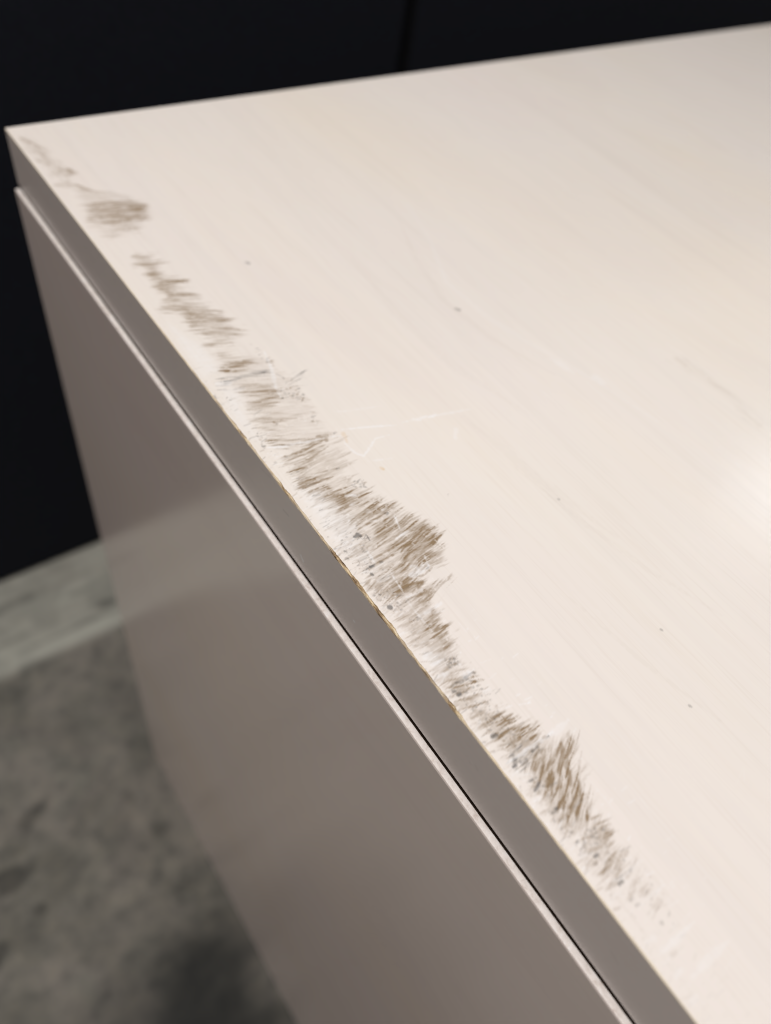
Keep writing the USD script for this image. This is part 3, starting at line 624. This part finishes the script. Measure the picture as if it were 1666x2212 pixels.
zb = TOP - TH
tz = np.r_[np.linspace(1, 0.03, 64), 0.006, 0.0]
tx = np.r_[np.zeros(64), 0.00008, 0.00022]
zz = zb + (TOP - c_ - zb)[:, None] * tz[None]
yy = np.repeat(cv[:, None], 66, 1)
P = np.stack([np.repeat(tx[None], len(cv), 0) + 0.00006 * (meshkit.fbm(np.stack([yy * 30, zz * 60, 0 * zz], -1), 2, 14) - 0.5), -yy, zz], -1)
bm = usdkit.mesh(stage, desk + "/tabletop/edge_band", sheet(P), BAND, smooth=True)
ww = np.zeros((len(cv), 66, 3))
for (a0, z0), (a1, z1), wd, st, ch in MARKS:
    L2 = (a1 - a0) ** 2 + (z1 - z0) ** 2 + 1e-9
    a, q_ = yy * 1e3, (TOP - zz) * 1e3
    t_ = np.clip(((a - a0) * (a1 - a0) + (q_ - z0) * (z1 - z0)) / L2, 0, 1)
    dd = np.hypot(a - a0 - t_ * (a1 - a0), q_ - z0 - t_ * (z1 - z0))
    ww[..., ch] = np.maximum(ww[..., ch], st * smooth(0.3, -0.1, dd - wd / 2))
for _ in range(90):
    a0, z0 = rng.uniform(100, 420), rng.uniform(1, 25)
    th, L = rng.normal(0.15, 0.25), rng.exponential(1.2) + 0.3
    da, dq = yy * 1e3 - a0, (TOP - zz) * 1e3 - z0
    e1, e2 = da * math.cos(th) + dq * math.sin(th), -da * math.sin(th) + dq * math.cos(th)
    ch = int(rng.integers(3))
    ww[..., ch] = np.maximum(ww[..., ch], rng.uniform(0.04, 0.16) * smooth(0.35, 0.05, np.abs(e2)) * smooth(L, L * 0.4, np.abs(e1)))
primvar(bm, "wear", ww.reshape(-1, 3))
for nm, pts in (("edge_band_001", [(0.0001, 0, zb), (W, 0, zb), (W, 0, TOP), (0.0001, 0, TOP - 0.0005)]), ("edge_band_002", [(W, 0, zb), (W, -D, zb), (W, -D, TOP), (W, 0, TOP)]), ("edge_band_003", [(W, -D, zb), (0.0001, -D, zb), (0.0001, -D, TOP - 0.0005), (W, -D, TOP)])):
    usdkit.mesh(stage, desk + "/tabletop/" + nm, (np.array(pts), np.array([[3, 2, 1, 0]])), BAND)
usdkit.mesh(stage, desk + "/tabletop/underside", (np.array([(0.0005, 0, zb), (W, 0, zb), (W, -D, zb), (0.0005, -D, zb)]), np.array([[0, 1, 2, 3]])), CORE)

# left side panel: a 2 mm proud skin with a raw top edge, then the dark groove under the top
zp = zb - GAP


def side_panel(name, sx, x_out):
    """sx = 1 for the left panel (outer face towards -x), -1 for the right one."""
    X_ = lambda a: x_out + sx * a
    s0, s1, th = 0.0, 0.00220, 0.019
    ys = np.linspace(0, -D + 0.01, 60)
    for part, sec, mat in (("", [(s0, 0.0), (s0, zp - 0.0006), (s0 + 0.0002, zp - 0.0002), (s1, zp - 0.0002)], SIDE), ("/groove", [(s1, zp - 0.00025), (s1, zp - 0.003), (0.009, zp - 0.003), (0.009, zb - 0.0012), (th, zb - 0.0012)], GROOVE), ("/inner_face", [(th, zb - 0.0012), (th, 0.0)], SIDE)):
        P = np.array([[(X_(a), y, b) for a, b in sec] for y in ys])
        usdkit.mesh(stage, f"{desk}/{name}{part}", sheet(P), mat, smooth=20)
    ring = np.array([[(X_(s0 + 0.00025), y, zp - 0.0002), (X_(s0 + 0.00025), y, zp), (X_(s1), y, zp), (X_(s1 + 0.00001), y, zp - 0.0004)] for y in np.linspace(0.0001, -D + 0.0098, 500)])
    ring[:, 1:3, 2] += 0.00012 * (meshkit.fbm(np.stack([ring[:, 1:3, 1] * 700, ring[:, 1:3, 0] * 700, 0 * ring[:, 1:3, 0]], -1), 3, 17) - 0.5)
    usdkit.mesh(stage, f"{desk}/{name}/raw_top_edge", sheet(ring), RAW)
    for nm, y in (("end_band", 0.0), ("end_band_001", -D + 0.01)):
        cap = [(s0, 0.0), (s0, zp - 0.0004), (s1, zp - 0.0004), (s1, 0.0)], [(s1, 0), (s1, zp - 0.009), (th, zp - 0.009), (th, 0)]
        v = np.array([(X_(a), y, b) for c in cap for a, b in c])
        usdkit.mesh(stage, f"{desk}/{name}/{nm}", (v, np.array([[0, 1, 2, 3], [4, 5, 6, 7]])), SIDE)


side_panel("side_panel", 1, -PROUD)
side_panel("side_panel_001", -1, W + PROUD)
usdkit.mesh(stage, desk + "/back_panel", bevelled(0.020, W - 0.020, -0.030, -0.012, 0.02, zb - 0.001), SIDE)
